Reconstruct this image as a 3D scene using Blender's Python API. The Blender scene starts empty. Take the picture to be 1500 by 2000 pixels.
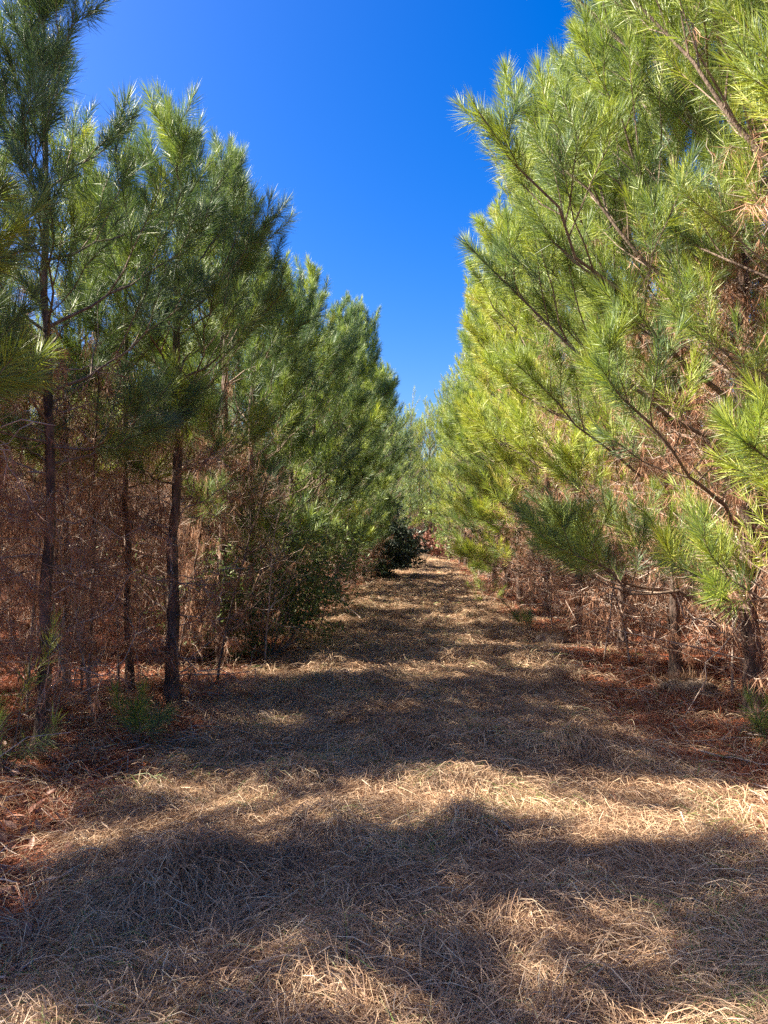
import bpy, math
import numpy as np
from math import radians as R

sc = bpy.context.scene
# ------------------------------------------------------------------ camera
CAMH = 1.6
cam_d = bpy.data.cameras.new('camera')
cam = bpy.data.objects.new('camera', cam_d)
sc.collection.objects.link(cam)
cam_d.sensor_fit = 'VERTICAL'
cam_d.sensor_height = 24.0
cam_d.lens = 24.0 * 1502 / 2000
cam_d.clip_start = 0.05
cam_d.clip_end = 5000
cam.location = (0, 0, CAMH)
cam.rotation_euler = (R(90 + 1.53), 0, R(2.48))
sc.camera = cam
# ------------------------------------------------------------------ world and sun
SUN_EL, SUN_AZ = 43.0, -92.0          # azimuth from +Y, clockwise: the sun stands to the left
w = bpy.data.worlds.new("World")
sc.world = w
w.use_nodes = True
nt = w.node_tree
nt.nodes.clear()
sky = nt.nodes.new('ShaderNodeTexSky')
sky.sky_type = 'NISHITA'
sky.sun_disc = False
sky.sun_elevation = R(SUN_EL)
sky.sun_rotation = R(SUN_AZ)
sky.altitude = 0
sky.air_density = 1.0
sky.dust_density = 2.6
sky.ozone_density = 5.0
hs = nt.nodes.new('ShaderNodeHueSaturation')
hs.inputs['Saturation'].default_value = 1.46
hs.inputs['Hue'].default_value = 0.515
hs.inputs['Value'].default_value = 1.0
bg = nt.nodes.new('ShaderNodeBackground')
bg.inputs['Strength'].default_value = 0.050
wo = nt.nodes.new('ShaderNodeOutputWorld')
nt.links.new(sky.outputs[0], hs.inputs['Color'])
nt.links.new(hs.outputs[0], bg.inputs['Color'])
nt.links.new(bg.outputs[0], wo.inputs['Surface'])

sun_d = bpy.data.lights.new('sun', 'SUN')
sun_d.energy = 4.6
sun_d.angle = R(0.5)
sun_d.color = (1.0, 0.90, 0.74)
sun = bpy.data.objects.new('sun', sun_d)
sc.collection.objects.link(sun)
sun.location = (-20, 0, 20)
sun.rotation_euler = (R(90 - SUN_EL), 0, R(180 - SUN_AZ))

sc.view_settings.view_transform = 'Standard'
sc.view_settings.look = 'None'
sc.view_settings.exposure = 2.52
sc.view_settings.gamma = 1.0
sc.render.engine = 'CYCLES'
cy = sc.cycles
cy.max_bounces = 9
cy.diffuse_bounces = 6
cy.glossy_bounces = 1
cy.transmission_bounces = 4
cy.transparent_max_bounces = 4
cy.sample_clamp_indirect = 10
cy.use_denoising = False

# ------------------------------------------------------------------ small maths
rs = np.random.RandomState

def norm(v):
    return v / np.maximum(np.linalg.norm(v, axis=-1, keepdims=True), 1e-9)

def _h(ix, iy, s):
    n = (ix.astype(np.int64) * 374761393 + iy.astype(np.int64) * 668265263 + s * 2147483647 % 1013904223) & 0xffffffff
    n = ((n ^ (n >> 13)) * 1274126177) & 0xffffffff
    n = (n ^ (n >> 16)) & 0xffffffff
    return n / 4294967295.0

def vnoise(x, y, s=0):
    ix, iy = np.floor(x), np.floor(y)
    fx, fy = x - ix, y - iy
    fx, fy = fx * fx * (3 - 2 * fx), fy * fy * (3 - 2 * fy)
    a, b = _h(ix, iy, s), _h(ix + 1, iy, s)
    c, d = _h(ix, iy + 1, s), _h(ix + 1, iy + 1, s)
    return (a * (1 - fx) + b * fx) * (1 - fy) + (c * (1 - fx) + d * fx) * fy - 0.5

def fbm(x, y, s=0, o=3):
    r, a = 0, 1.0
    for i in range(o):
        r = r + a * vnoise(x * 2 ** i + 13.7 * i, y * 2 ** i - 7.1 * i, s + i)
        a *= 0.5
    return r

CELL = 0.62
def tussock(x, y):
    """bump height, plus centre x, y and weight of the strongest tussock nearby"""
    x = np.asarray(x, float); y = np.asarray(y, float)
    ix, iy = np.floor(x / CELL), np.floor(y / CELL)
    hgt = np.zeros_like(x); best = np.zeros_like(x); bx = x.copy(); by = y.copy()
    for dx in (-1, 0, 1):
        for dy in (-1, 0, 1):
            jx, jy = ix + dx, iy + dy
            cx = (jx + 0.15 + 0.7 * _h(jx, jy, 5)) * CELL
            cyy = (jy + 0.15 + 0.7 * _h(jx, jy, 6)) * CELL
            amp = np.clip(_h(jx, jy, 7) * 1.5 - 0.35, 0, 1)
            rad = 0.09 + 0.15 * _h(jx, jy, 8)
            g = amp * np.exp(-((x - cx) ** 2 + (y - cyy) ** 2) / (2 * rad ** 2) * 1.3)
            hgt += g
            m = g > best
            best = np.where(m, g, best); bx = np.where(m, cx, bx); by = np.where(m, cyy, by)
    return hgt, bx, by, best

def edge_l(y): return -1.62 + 0.002 * y + 0.55 * fbm(y * 0.45, y * 0 + 3.3, 21)
def edge_r(y): return 1.48 - 0.002 * y + 0.55 * fbm(y * 0.45, y * 0 + 9.3, 22)
def lane(x, y):
    """1 on the grassy lane, 0 in the litter under the trees"""
    a = np.clip((x - edge_l(y)) / 0.5 + 0.5, 0, 1)
    b = np.clip((edge_r(y) - x) / 0.5 + 0.5, 0, 1)
    return np.minimum(a, b)

def height(x, y):
    x = np.asarray(x, float); y = np.asarray(y, float)
    near = np.exp(-(np.maximum(np.hypot(x, y) - 60, 0) / 40))
    h = 0.09 * fbm(x / 1.9, y / 1.6, 1) + 0.035 * fbm(x / 0.42, y / 0.36, 2)
    t = tussock(x, y)[0]
    return (h + t * (0.02 + 0.09 * lane(x, y))) * near

# ------------------------------------------------------------------ mesh gathering
class Geo:
    def __init__(self): self.v = []; self.f = []; self.n = 0
    def add(self, V, quads=None, tris=None, mat=0, tint=None):
        V = np.asarray(V, np.float32).reshape(-1, 3)
        if tint is None: tint = np.full(len(V), 0.5, np.float32)
        self.v.append((V, np.asarray(tint, np.float32)))
        for F in (quads, tris):
            if F is not None and len(F): self.f.append((np.asarray(F, np.int64) + self.n, mat))
        self.n += len(V)
    def mesh(self, name, mats, smooth=False):
        me = bpy.data.meshes.new(name)
        V = np.concatenate([a for a, _ in self.v]); T = np.concatenate([t for _, t in self.v])
        tot = np.concatenate([np.full(len(F), F.shape[1], np.int32) for F, _ in self.f])
        idx = np.concatenate([F.ravel() for F, _ in self.f]).astype(np.int32)
        mi = np.concatenate([np.full(len(F), m, np.int32) for F, m in self.f])
        me.vertices.add(len(V)); me.vertices.foreach_set('co', V.ravel())
        me.loops.add(len(idx)); me.loops.foreach_set('vertex_index', idx)
        me.polygons.add(len(tot))
        st = np.concatenate([[0], np.cumsum(tot)[:-1]]).astype(np.int32)
        me.polygons.foreach_set('loop_start', st)
        me.polygons.foreach_set('loop_total', tot)
        for m in mats: me.materials.append(m)
        me.polygons.foreach_set('material_index', mi)
        me.polygons.foreach_set('use_smooth', np.full(len(tot), smooth, bool))
        at = me.attributes.new('tint', 'FLOAT', 'POINT'); at.data.foreach_set('value', T)
        me.update(calc_edges=True)
        return me

def ribbons(g, base, d, L, W, bend, segs=2, mat=0, tint=None, rng=None, wdir=None):
    N = len(base)
    if N == 0: return
    if wdir is None: wdir = norm(np.cross(d, rng.normal(size=(N, 3))))
    ts = np.linspace(0, 1, segs + 1)
    prof = {1: [1, 0], 2: [0.8, 1, 0], 3: [0.8, 1, 0.7, 0], 4: [0.8, 1, 0.9, 0.6, 0]}[segs]
    P = [base + d * (L * t)[:, None] + bend * (L * t * t)[:, None] for t in ts]
    vs = []
    for k in range(segs):
        o = wdir * (W * prof[k] * 0.5)[:, None]
        vs += [P[k] - o, P[k] + o]
    vs.append(P[-1])
    V = np.stack(vs, 1)
    K = 2 * segs + 1
    b = (np.arange(N) * K)[:, None]
    q = np.concatenate([b + np.array([[2 * k, 2 * k + 1, 2 * k + 3, 2 * k + 2]]) for k in range(segs - 1)]) if segs > 1 else None
    t3 = b + np.array([[2 * segs - 2, 2 * segs - 1, 2 * segs]])
    if tint is None: tint = rng.rand(N)
    g.add(V.reshape(-1, 3), q, t3, mat, np.repeat(tint, K))

def paths_ribbon(g, P, W, mat, tint, rng):
    """P (N,K,3) centre lines -> tapered ribbons"""
    N, K, _ = P.shape
    d = norm(P[:, -1] - P[:, 0])
    wd = norm(np.cross(d, rng.normal(size=(N, 3)) + np.array([0, 0, 0.8])))
    prof = np.linspace(1, 0.25, K); prof[0] = 0.7
    o = wd[:, None, :] * (W[:, None] * prof[None])[..., None] * 0.5
    V = np.stack([P - o, P + o], 2).reshape(N, 2 * K, 3)
    b = (np.arange(N) * 2 * K)[:, None]
    q = np.concatenate([b + np.array([[2 * k, 2 * k + 1, 2 * k + 3, 2 * k + 2]]) for k in range(K - 1)])
    g.add(V.reshape(-1, 3), q, None, mat, np.repeat(tint, 2 * K))

def tubes(g, P, Rr, sides=5, mat=0, tint=None):
    """P (M,K,3), Rr (M,K) -> tubes closed at the tip"""
    P = np.asarray(P, float); M, K, _ = P.shape
    if M == 0: return
    T = norm(np.gradient(P, axis=1))
    avg = norm(P[:, -1] - P[:, 0])
    ref = np.where(np.abs(avg[:, 2:3]) > 0.7, np.array([[1., 0, 0]]), np.array([[0., 0, 1]]))[:, None, :]
    A = norm(np.cross(T, np.broadcast_to(ref, T.shape))); B = np.cross(T, A)
    an = np.arange(sides) * 2 * np.pi / sides
    V = P[:, :, None, :] + Rr[:, :, None, None] * (A[:, :, None, :] * np.cos(an)[None, None, :, None] + B[:, :, None, :] * np.sin(an)[None, None, :, None])
    j = np.arange(sides); jn = (j + 1) % sides
    q = []
    for k in range(K - 1):
        q.append(np.stack([k * sides + j, k * sides + jn, (k + 1) * sides + jn, (k + 1) * sides + j], 1))
    q = np.concatenate(q)[None] + (np.arange(M) * K * sides)[:, None, None]
    tv = None if tint is None else np.repeat(tint, K * sides)
    g.add(V.reshape(-1, 3), q.reshape(-1, 4), None, mat, tv)

def curve(base, d, L, up, K, rng, wob=0.03):
    """arcs: base (M,3), d (M,3), L (M), up (M): rise at the tip per length"""
    M = len(base); t = np.linspace(0, 1, K)
    P = base[:, None] + d[:, None] * (L[:, None] * t)[..., None]
    P[:, :, 2] += (up * L)[:, None] * t[None] ** 2
    wv = rng.normal(size=(M, K, 3)) * (wob * L)[:, None, None] * np.sin(np.pi * t * 0.9)[None, :, None]
    wv[:, 0] = 0
    return P + wv

def sample_paths(P, u):
    """P (M,K,3), u (M,n) in 0..1 -> points, tangents"""
    M, K, _ = P.shape
    f = np.clip(u, 0, 0.9999) * (K - 1); i = f.astype(int); f = f - i
    m = np.arange(M)[:, None]
    a, b = P[m, i], P[m, i + 1]
    return a + (b - a) * f[..., None], norm(b - a)

# ------------------------------------------------------------------ materials
def new_mat(name):
    m = bpy.data.materials.new(name); m.use_nodes = True
    m.node_tree.nodes.clear()
    return m, m.node_tree

def ramp(t, stops, src):
    n = t.nodes.new('ShaderNodeValToRGB')
    el = n.color_ramp.elements
    while len(el) > 1: el.remove(el[-1])
    el[0].position = stops[0][0]; el[0].color = (*stops[0][1], 1)
    for p, c in stops[1:]:
        e = el.new(p); e.color = (*c, 1)
    t.links.new(src, n.inputs['Fac'])
    return n.outputs['Color']

def leaf_mat(name, stops, rough=0.4, spec=0.4, trans=0.35, tr_tint=(1.0, 1.0, 1.0), objvar=0.25, noise=None):
    m, t = new_mat(name)
    at = t.nodes.new('ShaderNodeAttribute'); at.attribute_name = 'tint'
    src = at.outputs['Fac']
    oi = t.nodes.new('ShaderNodeObjectInfo')
    mx = t.nodes.new('ShaderNodeMath'); mx.operation = 'MULTIPLY_ADD'
    mx.inputs[1].default_value = objvar; t.links.new(oi.outputs['Random'], mx.inputs[0])
    mm = t.nodes.new('ShaderNodeMath'); mm.operation = 'MULTIPLY'; mm.inputs[1].default_value = 1 - objvar
    t.links.new(src, mm.inputs[0]); t.links.new(mm.outputs[0], mx.inputs[2])
    src = mx.outputs[0]
    if noise:
        gp = t.nodes.new('ShaderNodeNewGeometry')
        nz = t.nodes.new('ShaderNodeTexNoise'); nz.inputs['Scale'].default_value = noise[0]; nz.inputs['Detail'].default_value = 2
        t.links.new(gp.outputs['Position'], nz.inputs['Vector'])
        a = t.nodes.new('ShaderNodeMath'); a.operation = 'SUBTRACT'; a.inputs[1].default_value = 0.5
        t.links.new(nz.outputs['Fac'], a.inputs[0])
        b = t.nodes.new('ShaderNodeMath'); b.operation = 'MULTIPLY_ADD'; b.inputs[1].default_value = noise[1]
        t.links.new(a.outputs[0], b.inputs[0]); t.links.new(src, b.inputs[2]); src = b.outputs[0]
    col = ramp(t, stops, src)
    p = t.nodes.new('ShaderNodeBsdfPrincipled')
    p.inputs['Roughness'].default_value = rough
    p.inputs['Specular IOR Level'].default_value = spec
    t.links.new(col, p.inputs['Base Color'])
    out = t.nodes.new('ShaderNodeOutputMaterial')
    if trans > 0:
        tr = t.nodes.new('ShaderNodeBsdfTranslucent')
        mc = t.nodes.new('ShaderNodeMix'); mc.data_type = 'RGBA'; mc.blend_type = 'MULTIPLY'
        mc.inputs[0].default_value = 1.0
        t.links.new(col, mc.inputs[6]); mc.inputs[7].default_value = (*tr_tint, 1)
        t.links.new(mc.outputs[2], tr.inputs['Color'])
        ms = t.nodes.new('ShaderNodeMixShader'); ms.inputs[0].default_value = trans
        t.links.new(p.outputs[0], ms.inputs[1]); t.links.new(tr.outputs[0], ms.inputs[2])
        t.links.new(ms.outputs[0], out.inputs[0])
    else:
        t.links.new(p.outputs[0], out.inputs[0])
    return m

def bark_mat(name, stops, scale=13, stretch=0.4, bump=0.9):
    m, t = new_mat(name)
    tc = t.nodes.new('ShaderNodeTexCoord')
    mp = t.nodes.new('ShaderNodeMapping'); mp.inputs['Scale'].default_value = (1, 1, stretch)
    t.links.new(tc.outputs['Object'], mp.inputs['Vector'])
    vo = t.nodes.new('ShaderNodeTexVoronoi'); vo.feature = 'DISTANCE_TO_EDGE'; vo.inputs['Scale'].default_value = scale * 1.6
    nz = t.nodes.new('ShaderNodeTexNoise'); nz.inputs['Scale'].default_value = scale; nz.inputs['Detail'].default_value = 6
    t.links.new(mp.outputs[0], vo.inputs['Vector']); t.links.new(mp.outputs[0], nz.inputs['Vector'])
    col = ramp(t, stops, nz.outputs['Fac'])
    ad = t.nodes.new('ShaderNodeMath'); ad.operation = 'ADD'
    cl = t.nodes.new('ShaderNodeMath'); cl.operation = 'MINIMUM'; cl.inputs[1].default_value = 0.25
    t.links.new(vo.outputs['Distance'], cl.inputs[0]); t.links.new(cl.outputs[0], ad.inputs[0]); t.links.new(nz.outputs['Fac'], ad.inputs[1])
    bp = t.nodes.new('ShaderNodeBump'); bp.inputs['Strength'].default_value = bump; bp.inputs['Distance'].default_value = 0.02
    t.links.new(ad.outputs[0], bp.inputs['Height'])
    p = t.nodes.new('ShaderNodeBsdfPrincipled'); p.inputs['Roughness'].default_value = 0.85
    t.links.new(col, p.inputs['Base Color']); t.links.new(bp.outputs[0], p.inputs['Normal'])
    out = t.nodes.new('ShaderNodeOutputMaterial'); t.links.new(p.outputs[0], out.inputs[0])
    return m

M_needle = leaf_mat('needle_green', [(0.0, (0.06, 0.115, 0.075)), (0.35, (0.12, 0.185, 0.085)), (0.6, (0.26, 0.33, 0.05)), (0.8, (0.38, 0.42, 0.055)), (1.0, (0.52, 0.46, 0.12))],  # bluish low end also carries the shade tone painted into left-row needles
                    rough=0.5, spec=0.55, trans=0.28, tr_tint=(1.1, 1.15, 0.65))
M_dead = leaf_mat('needle_dead', [(0.0, (0.09, 0.038, 0.022)), (0.4, (0.30, 0.145, 0.085)), (0.8, (0.56, 0.33, 0.21)), (1.0, (0.62, 0.45, 0.32))],
                  rough=0.6, spec=0.25, trans=0.2, objvar=0.3)
M_grass = leaf_mat('dry_grass', [(0.0, (0.13, 0.064, 0.036)), (0.3, (0.33, 0.20, 0.12)), (0.65, (0.48, 0.325, 0.20)), (0.9, (0.60, 0.46, 0.30)), (0.96, (0.64, 0.53, 0.36)), (1.0, (0.14, 0.20, 0.05))],
                   rough=0.5, spec=0.35, trans=0.22, objvar=0.0, noise=(1.3, 0.9))
M_straw = leaf_mat('pine_straw', [(0.0, (0.11, 0.03, 0.016)), (0.5, (0.34, 0.10, 0.048)), (1.0, (0.52, 0.23, 0.12))],
                   rough=0.5, spec=0.3, trans=0.15, objvar=0.0, noise=(1.0, 0.3))
M_litter = leaf_mat('leaf_litter', [(0.0, (0.09, 0.03, 0.02)), (0.5, (0.24, 0.10, 0.065)), (1.0, (0.42, 0.24, 0.17))],
                    rough=0.5, spec=0.4, trans=0.15, objvar=0.0)
M_leaf = leaf_mat('shrub_leaf', [(0.0, (0.05, 0.09, 0.025)), (0.6, (0.14, 0.20, 0.05)), (1.0, (0.36, 0.40, 0.09))], rough=0.5, spec=0.4, trans=0.35)
M_holly = leaf_mat('holly_leaf', [(0.0, (0.018, 0.032, 0.018)), (1.0, (0.06, 0.09, 0.04))], rough=0.5, spec=0.4, trans=0.1)
M_red = leaf_mat('red_leaf', [(0.0, (0.18, 0.08, 0.06)), (1.0, (0.42, 0.22, 0.16))], rough=0.5, spec=0.3, trans=0.35)
M_bark = bark_mat('pine_bark', [(0.3, (0.03, 0.02, 0.015)), (0.5, (0.095, 0.06, 0.045)), (0.66, (0.22, 0.135, 0.10)), (0.8, (0.30, 0.24, 0.21))])
M_twig = bark_mat('twig_bark', [(0.3, (0.10, 0.065, 0.045)), (0.7, (0.26, 0.19, 0.14))], scale=30, bump=0.3)
M_grey = bark_mat('grey_twig', [(0.3, (0.20, 0.14, 0.11)), (0.7, (0.46, 0.37, 0.31))], scale=30, bump=0.3)

# ------------------------------------------------------------------ ground
def ground_material():
    m, t = new_mat('forest_floor')
    g = t.nodes.new('ShaderNodeNewGeometry')
    at = t.nodes.new('ShaderNodeAttribute'); at.attribute_name = 'tint'
    n1 = t.nodes.new('ShaderNodeTexNoise'); n1.inputs['Scale'].default_value = 35; n1.inputs['Detail'].default_value = 8
    n2 = t.nodes.new('ShaderNodeTexNoise'); n2.inputs['Scale'].default_value = 1.5; n2.inputs['Detail'].default_value = 4
    mp = t.nodes.new('ShaderNodeMapping'); mp.inputs['Scale'].default_value = (1, 3, 1); mp.inputs['Rotation'].default_value = (0, 0, 0.6)
    t.links.new(g.outputs['Position'], mp.inputs['Vector'])
    t.links.new(mp.outputs[0], n1.inputs['Vector']); t.links.new(g.outputs['Position'], n2.inputs['Vector'])
    a = ramp(t, [(0.3, (0.035, 0.016, 0.010)), (0.5, (0.13, 0.05, 0.028)), (0.75, (0.28, 0.12, 0.07))], n1.outputs['Fac'])
    b = ramp(t, [(0.3, (0.045, 0.03, 0.02)), (0.5, (0.14, 0.10, 0.065)), (0.75, (0.30, 0.22, 0.15))], n1.outputs['Fac'])
    mx = t.nodes.new('ShaderNodeMix'); mx.data_type = 'RGBA'
    t.links.new(at.outputs['Fac'], mx.inputs[0]); t.links.new(a, mx.inputs[6]); t.links.new(b, mx.inputs[7])
    m2 = t.nodes.new('ShaderNodeMix'); m2.data_type = 'RGBA'; m2.blend_type = 'MULTIPLY'; m2.inputs[0].default_value = 0.6
    t.links.new(mx.outputs[2], m2.inputs[6])
    t.links.new(ramp(t, [(0.3, (0.55, 0.5, 0.48)), (0.7, (1.1, 1.05, 1.0))], n2.outputs['Fac']), m2.inputs[7])
    bp = t.nodes.new('ShaderNodeBump'); bp.inputs['Strength'].default_value = 0.7; bp.inputs['Distance'].default_value = 0.03
    t.links.new(n1.outputs['Fac'], bp.inputs['Height'])
    p = t.nodes.new('ShaderNodeBsdfPrincipled'); p.inputs['Roughness'].default_value = 0.95
    p.inputs['Specular IOR Level'].default_value = 0.1
    t.links.new(m2.outputs[2], p.inputs['Base Color']); t.links.new(bp.outputs[0], p.inputs['Normal'])
    o = t.nodes.new('ShaderNodeOutputMaterial'); t.links.new(p.outputs[0], o.inputs[0])
    return m

def link(o, parent=None, **props):
    sc.collection.objects.link(o)
    if parent is not None: o.parent = parent
    for k, v in props.items():
        if v: o[k] = v
    return o

xs = np.concatenate([[-1500, -700, -300, -120, -60, -40, -30, -24], np.arange(-20, -5, 0.5), np.arange(-5, 5, 0.07), np.arange(5, 20.1, 0.5), [24, 30, 40, 60, 120, 300, 700, 1500]])
ys = np.concatenate([[-1500, -600, -200, -80, -40, -20, -12], np.arange(-8, 1.5, 0.5), np.arange(1.5, 14, 0.07), np.arange(14, 50, 0.2), np.arange(50, 80, 2), [85, 100, 130, 200, 400, 800, 1500, 3000]])
X, Y = np.meshgrid(xs, ys)
Z = height(X, Y) - 0.01
nx, ny = len(xs), len(ys)
i0 = (np.arange(ny - 1)[:, None] * nx + np.arange(nx - 1)[None]).ravel()
g = Geo()
g.add(np.stack([X, Y, Z], -1).reshape(-1, 3), np.stack([i0, i0 + 1, i0 + nx + 1, i0 + nx], 1), None, 0, lane(X, Y).ravel())
link(bpy.data.objects.new('ground', g.mesh('ground', [ground_material()], True)), kind='structure')

# ------------------------------------------------------------------ dry grass on the lane
rng = rs(11)
FOC = 1502.0
def lay_blades(g, N, ylo, yhi, xlo, xhi, Lm, W, upright, rng, keep=None, mat=0, tshift=0.0, radial=0.5, K=5, flat=1.0):
    y = ylo + (yhi - ylo) * rng.rand(N) ** 1.0
    x = xlo + (xhi - xlo) * rng.rand(N)
    if keep is not None:
        k = rng.rand(N) < keep(x, y); x, y = x[k], y[k]; N = len(x)
    # only what the lens could see from here or from a step aside
    k = np.abs(x + 0.04 * y) < 0.56 * y + 1.6
    x, y = x[k], y[k]; N = len(x)
    _, bx, by, bw = tussock(x, y)
    flow = 2 * np.pi * 1.6 * fbm(x / 0.9, y / 0.9, 41, 3) + 0.4
    rad = np.arctan2(y - by, x - bx)
    isr = (rng.rand(N) < radial) & (bw > 0.12)
    a0 = np.where(isr, rad + rng.normal(size=N) * 0.5, flow + rng.normal(size=N) * 0.75)
    stray = rng.rand(N) < 0.38
    a0 = np.where(stray, rng.rand(N) * 2 * np.pi, a0)
    cur = rng.normal(size=N) * 0.9
    L = Lm * (0.55 + 0.9 * rng.rand(N))
    up = rng.rand(N) < upright
    hm = np.where(up, 0.06 + 0.10 * rng.rand(N), (0.015 + 0.07 * rng.rand(N) ** 2 + 0.05 * bw) * flat)
    t = np.linspace(0, 1, K)
    hd = np.where(up, 0.45, 1.0)
    px = np.empty((N, K)); py = np.empty((N, K)); px[:, 0] = x; py[:, 0] = y
    for k_ in range(1, K):
        an = a0 + cur * t[k_] + rng.normal(size=N) * 0.22
        st = L * hd / (K - 1)
        px[:, k_] = px[:, k_ - 1] + np.cos(an) * st; py[:, k_] = py[:, k_ - 1] + np.sin(an) * st
    arch = np.where(up[:, None], 1 - (1 - t[None]) ** 2, np.sin(np.pi * np.clip(t[None] * 0.93, 0, 1)))
    lift = rng.rand(N)[:, None] * 0.05 * flat
    pz = height(px, py) + hm[:, None] * arch + lift * (1 - 0.8 * (t[None] < 0.05)) - 0.005
    tint = np.clip(rng.normal(0.48, 0.26, N) + tshift + np.where(up, 0.12, 0), 0.0, 0.94)
    tint = np.where(rng.rand(N) < 0.02, 1.0, tint)
    paths_ribbon(g, np.stack([px, py, pz], -1), W * (0.6 + 0.8 * rng.rand(N)), mat, tint, rng)

kl = lambda x, y: np.clip(lane(x, y) ** 0.7 * 0.95 + 0.07, 0, 1) * (0.75 + 0.25 * (fbm(x / 0.9, y / 0.9, 61) > -0.15))
g = Geo()
lay_blades(g, 190000, 1.9, 4.6, -3.2, 3.2, 0.24, 0.0034, 0.006, rng, kl)
lay_blades(g, 140000, 4.6, 8.5, -3.4, 3.4, 0.25, 0.0046, 0.006, rng, kl)
lay_blades(g, 100000, 8.5, 16, -3.2, 3.2, 0.30, 0.0075, 0.008, rng, kl)
lay_blades(g, 80000, 16, 48, -3.0, 3.0, 0.34, 0.015, 0.01, rng, kl, K=4)
link(bpy.data.objects.new('dry_grass', g.mesh('dry_grass', [M_grass])), kind='stuff', category='grass',
     label='matted tan dry grass lying in swirls along the lane')
print('grass', g.n)

# rusty pine straw under the rows
g = Geo()
ku = lambda x, y: (1 - lane(x, y)) * 0.75 + 0.30
lay_blades(g, 110000, 2.4, 8, -6, 5.5, 0.17, 0.0045, 0.01, rng, ku, radial=0.1, K=3, flat=0.5)
lay_blades(g, 90000, 8, 18, -8, 7, 0.18, 0.009, 0.0, rng, ku, radial=0.1, K=3, flat=0.5)
lay_blades(g, 40000, 18, 48, -10, 9, 0.2, 0.018, 0.0, rng, ku, radial=0.1, K=3, flat=0.5)
link(bpy.data.objects.new('pine_straw', g.mesh('pine_straw', [M_straw])), kind='stuff', category='pine straw',
     label='rusty red fallen pine needles covering the ground under both rows')

# curled fallen leaves
def lay_leaves(g, N, ylo, yhi, xlo, xhi, size, keep, rng):
    x = xlo + (xhi - xlo) * rng.rand(N); y = ylo + (yhi - ylo) * rng.rand(N)
    k = rng.rand(N) < keep(x, y); x, y = x[k], y[k]; N = len(x)
    z = height(x, y) + 0.02 + 0.03 * rng.rand(N)
    c = np.stack([x, y, z], -1)
    a = rng.rand(N) * 2 * np.pi
    nrm = norm(np.stack([rng.normal(size=N) * 0.5, rng.normal(size=N) * 0.5, np.ones(N)], -1))
    u = norm(np.cross(nrm, np.stack([np.cos(a), np.sin(a), 0 * a], -1))); v = np.cross(nrm, u)
    s = (size * (0.6 + 0.8 * rng.rand(N)))[:, None]
    cu = 0.25 * rng.rand(N)[:, None] * s
    pts = [c - u * s, c - u * s * 0.25 + v * s * 0.42 + nrm * cu, c + u * s * 0.45 + v * s * 0.35 + nrm * cu, c + u * s + nrm * cu,
           c + u * s * 0.45 - v * s * 0.35 + nrm * cu, c - u * s * 0.25 - v * s * 0.42 + nrm * cu]
    V = np.stack(pts, 1).reshape(-1, 3)
    b = (np.arange(N) * 6)[:, None]
    g.add(V, np.concatenate([b + np.array([[0, 1, 2, 3]]), b + np.array([[0, 3, 4, 5]])]), None, 0, np.repeat(rng.rand(N), 6))
g = Geo()
pt = lambda x, y: (0.05 + 0.95 * (1 - lane(x, y))) * np.clip(0.35 + 2.2 * fbm(x / 1.1, y / 1.1, 77), 0, 1)
lay_leaves(g, 9000, 2.6, 9, -5, 4.8, 0.035, pt, rng)
lay_leaves(g, 7000, 9, 22, -7, 6, 0.045, pt, rng)
link(bpy.data.objects.new('leaf_litter', g.mesh('leaf_litter', [M_litter])), kind='stuff', category='fallen leaves',
     label='curled reddish brown fallen leaves scattered beside the lane')

# ------------------------------------------------------------------ pines
LOD = {0: dict(dens=520, W=0.0034, segs=2, sides=7, tert=2), 1: dict(dens=300, W=0.0052, segs=2, sides=5, tert=2),
       2: dict(dens=150, W=0.010, segs=1, sides=4, tert=1), 3: dict(dens=70, W=0.018, segs=1, sides=3, tert=0)}

def needles_(g, P, frac, n, rng, W, segs, Ln=0.19, mat=0, tip=14.0, spread=58.0, tshift=None):
    """bottlebrush of needles along the last frac of each path"""
    M = len(P)
    if M == 0: return
    u = 1 - frac[:, None] * rng.rand(M, n) ** 1.15
    pt_, tg = sample_paths(P, u)
    rel = ((1 - u) / np.maximum(frac[:, None], 1e-3))
    an = np.radians(tip + (spread - tip) * rel ** 0.6 + rng.normal(size=(M, n)) * 9)
    rd = rng.normal(size=(M, n, 3)); rd = norm(rd - (rd * tg).sum(-1, keepdims=True) * tg)
    d = norm(tg * np.cos(an)[..., None] + rd * np.sin(an)[..., None])
    L = Ln * (0.75 + 0.4 * rng.rand(M, n)) * (0.75 + 0.25 * rel ** 0.4)
    bend = tg * 0.12 + rng.normal(size=(M, n, 3)) * 0.05
    bend[..., 2] -= 0.16 * (1 - np.abs(d[..., 2]))
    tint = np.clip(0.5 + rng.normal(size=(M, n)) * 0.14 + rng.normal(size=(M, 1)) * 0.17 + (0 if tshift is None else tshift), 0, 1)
    N = M * n
    ribbons(g, pt_.reshape(N, 3), d.reshape(N, 3), L.ravel(), np.full(N, W), bend.reshape(N, 3), segs, mat, tint.ravel(), rng)

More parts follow.
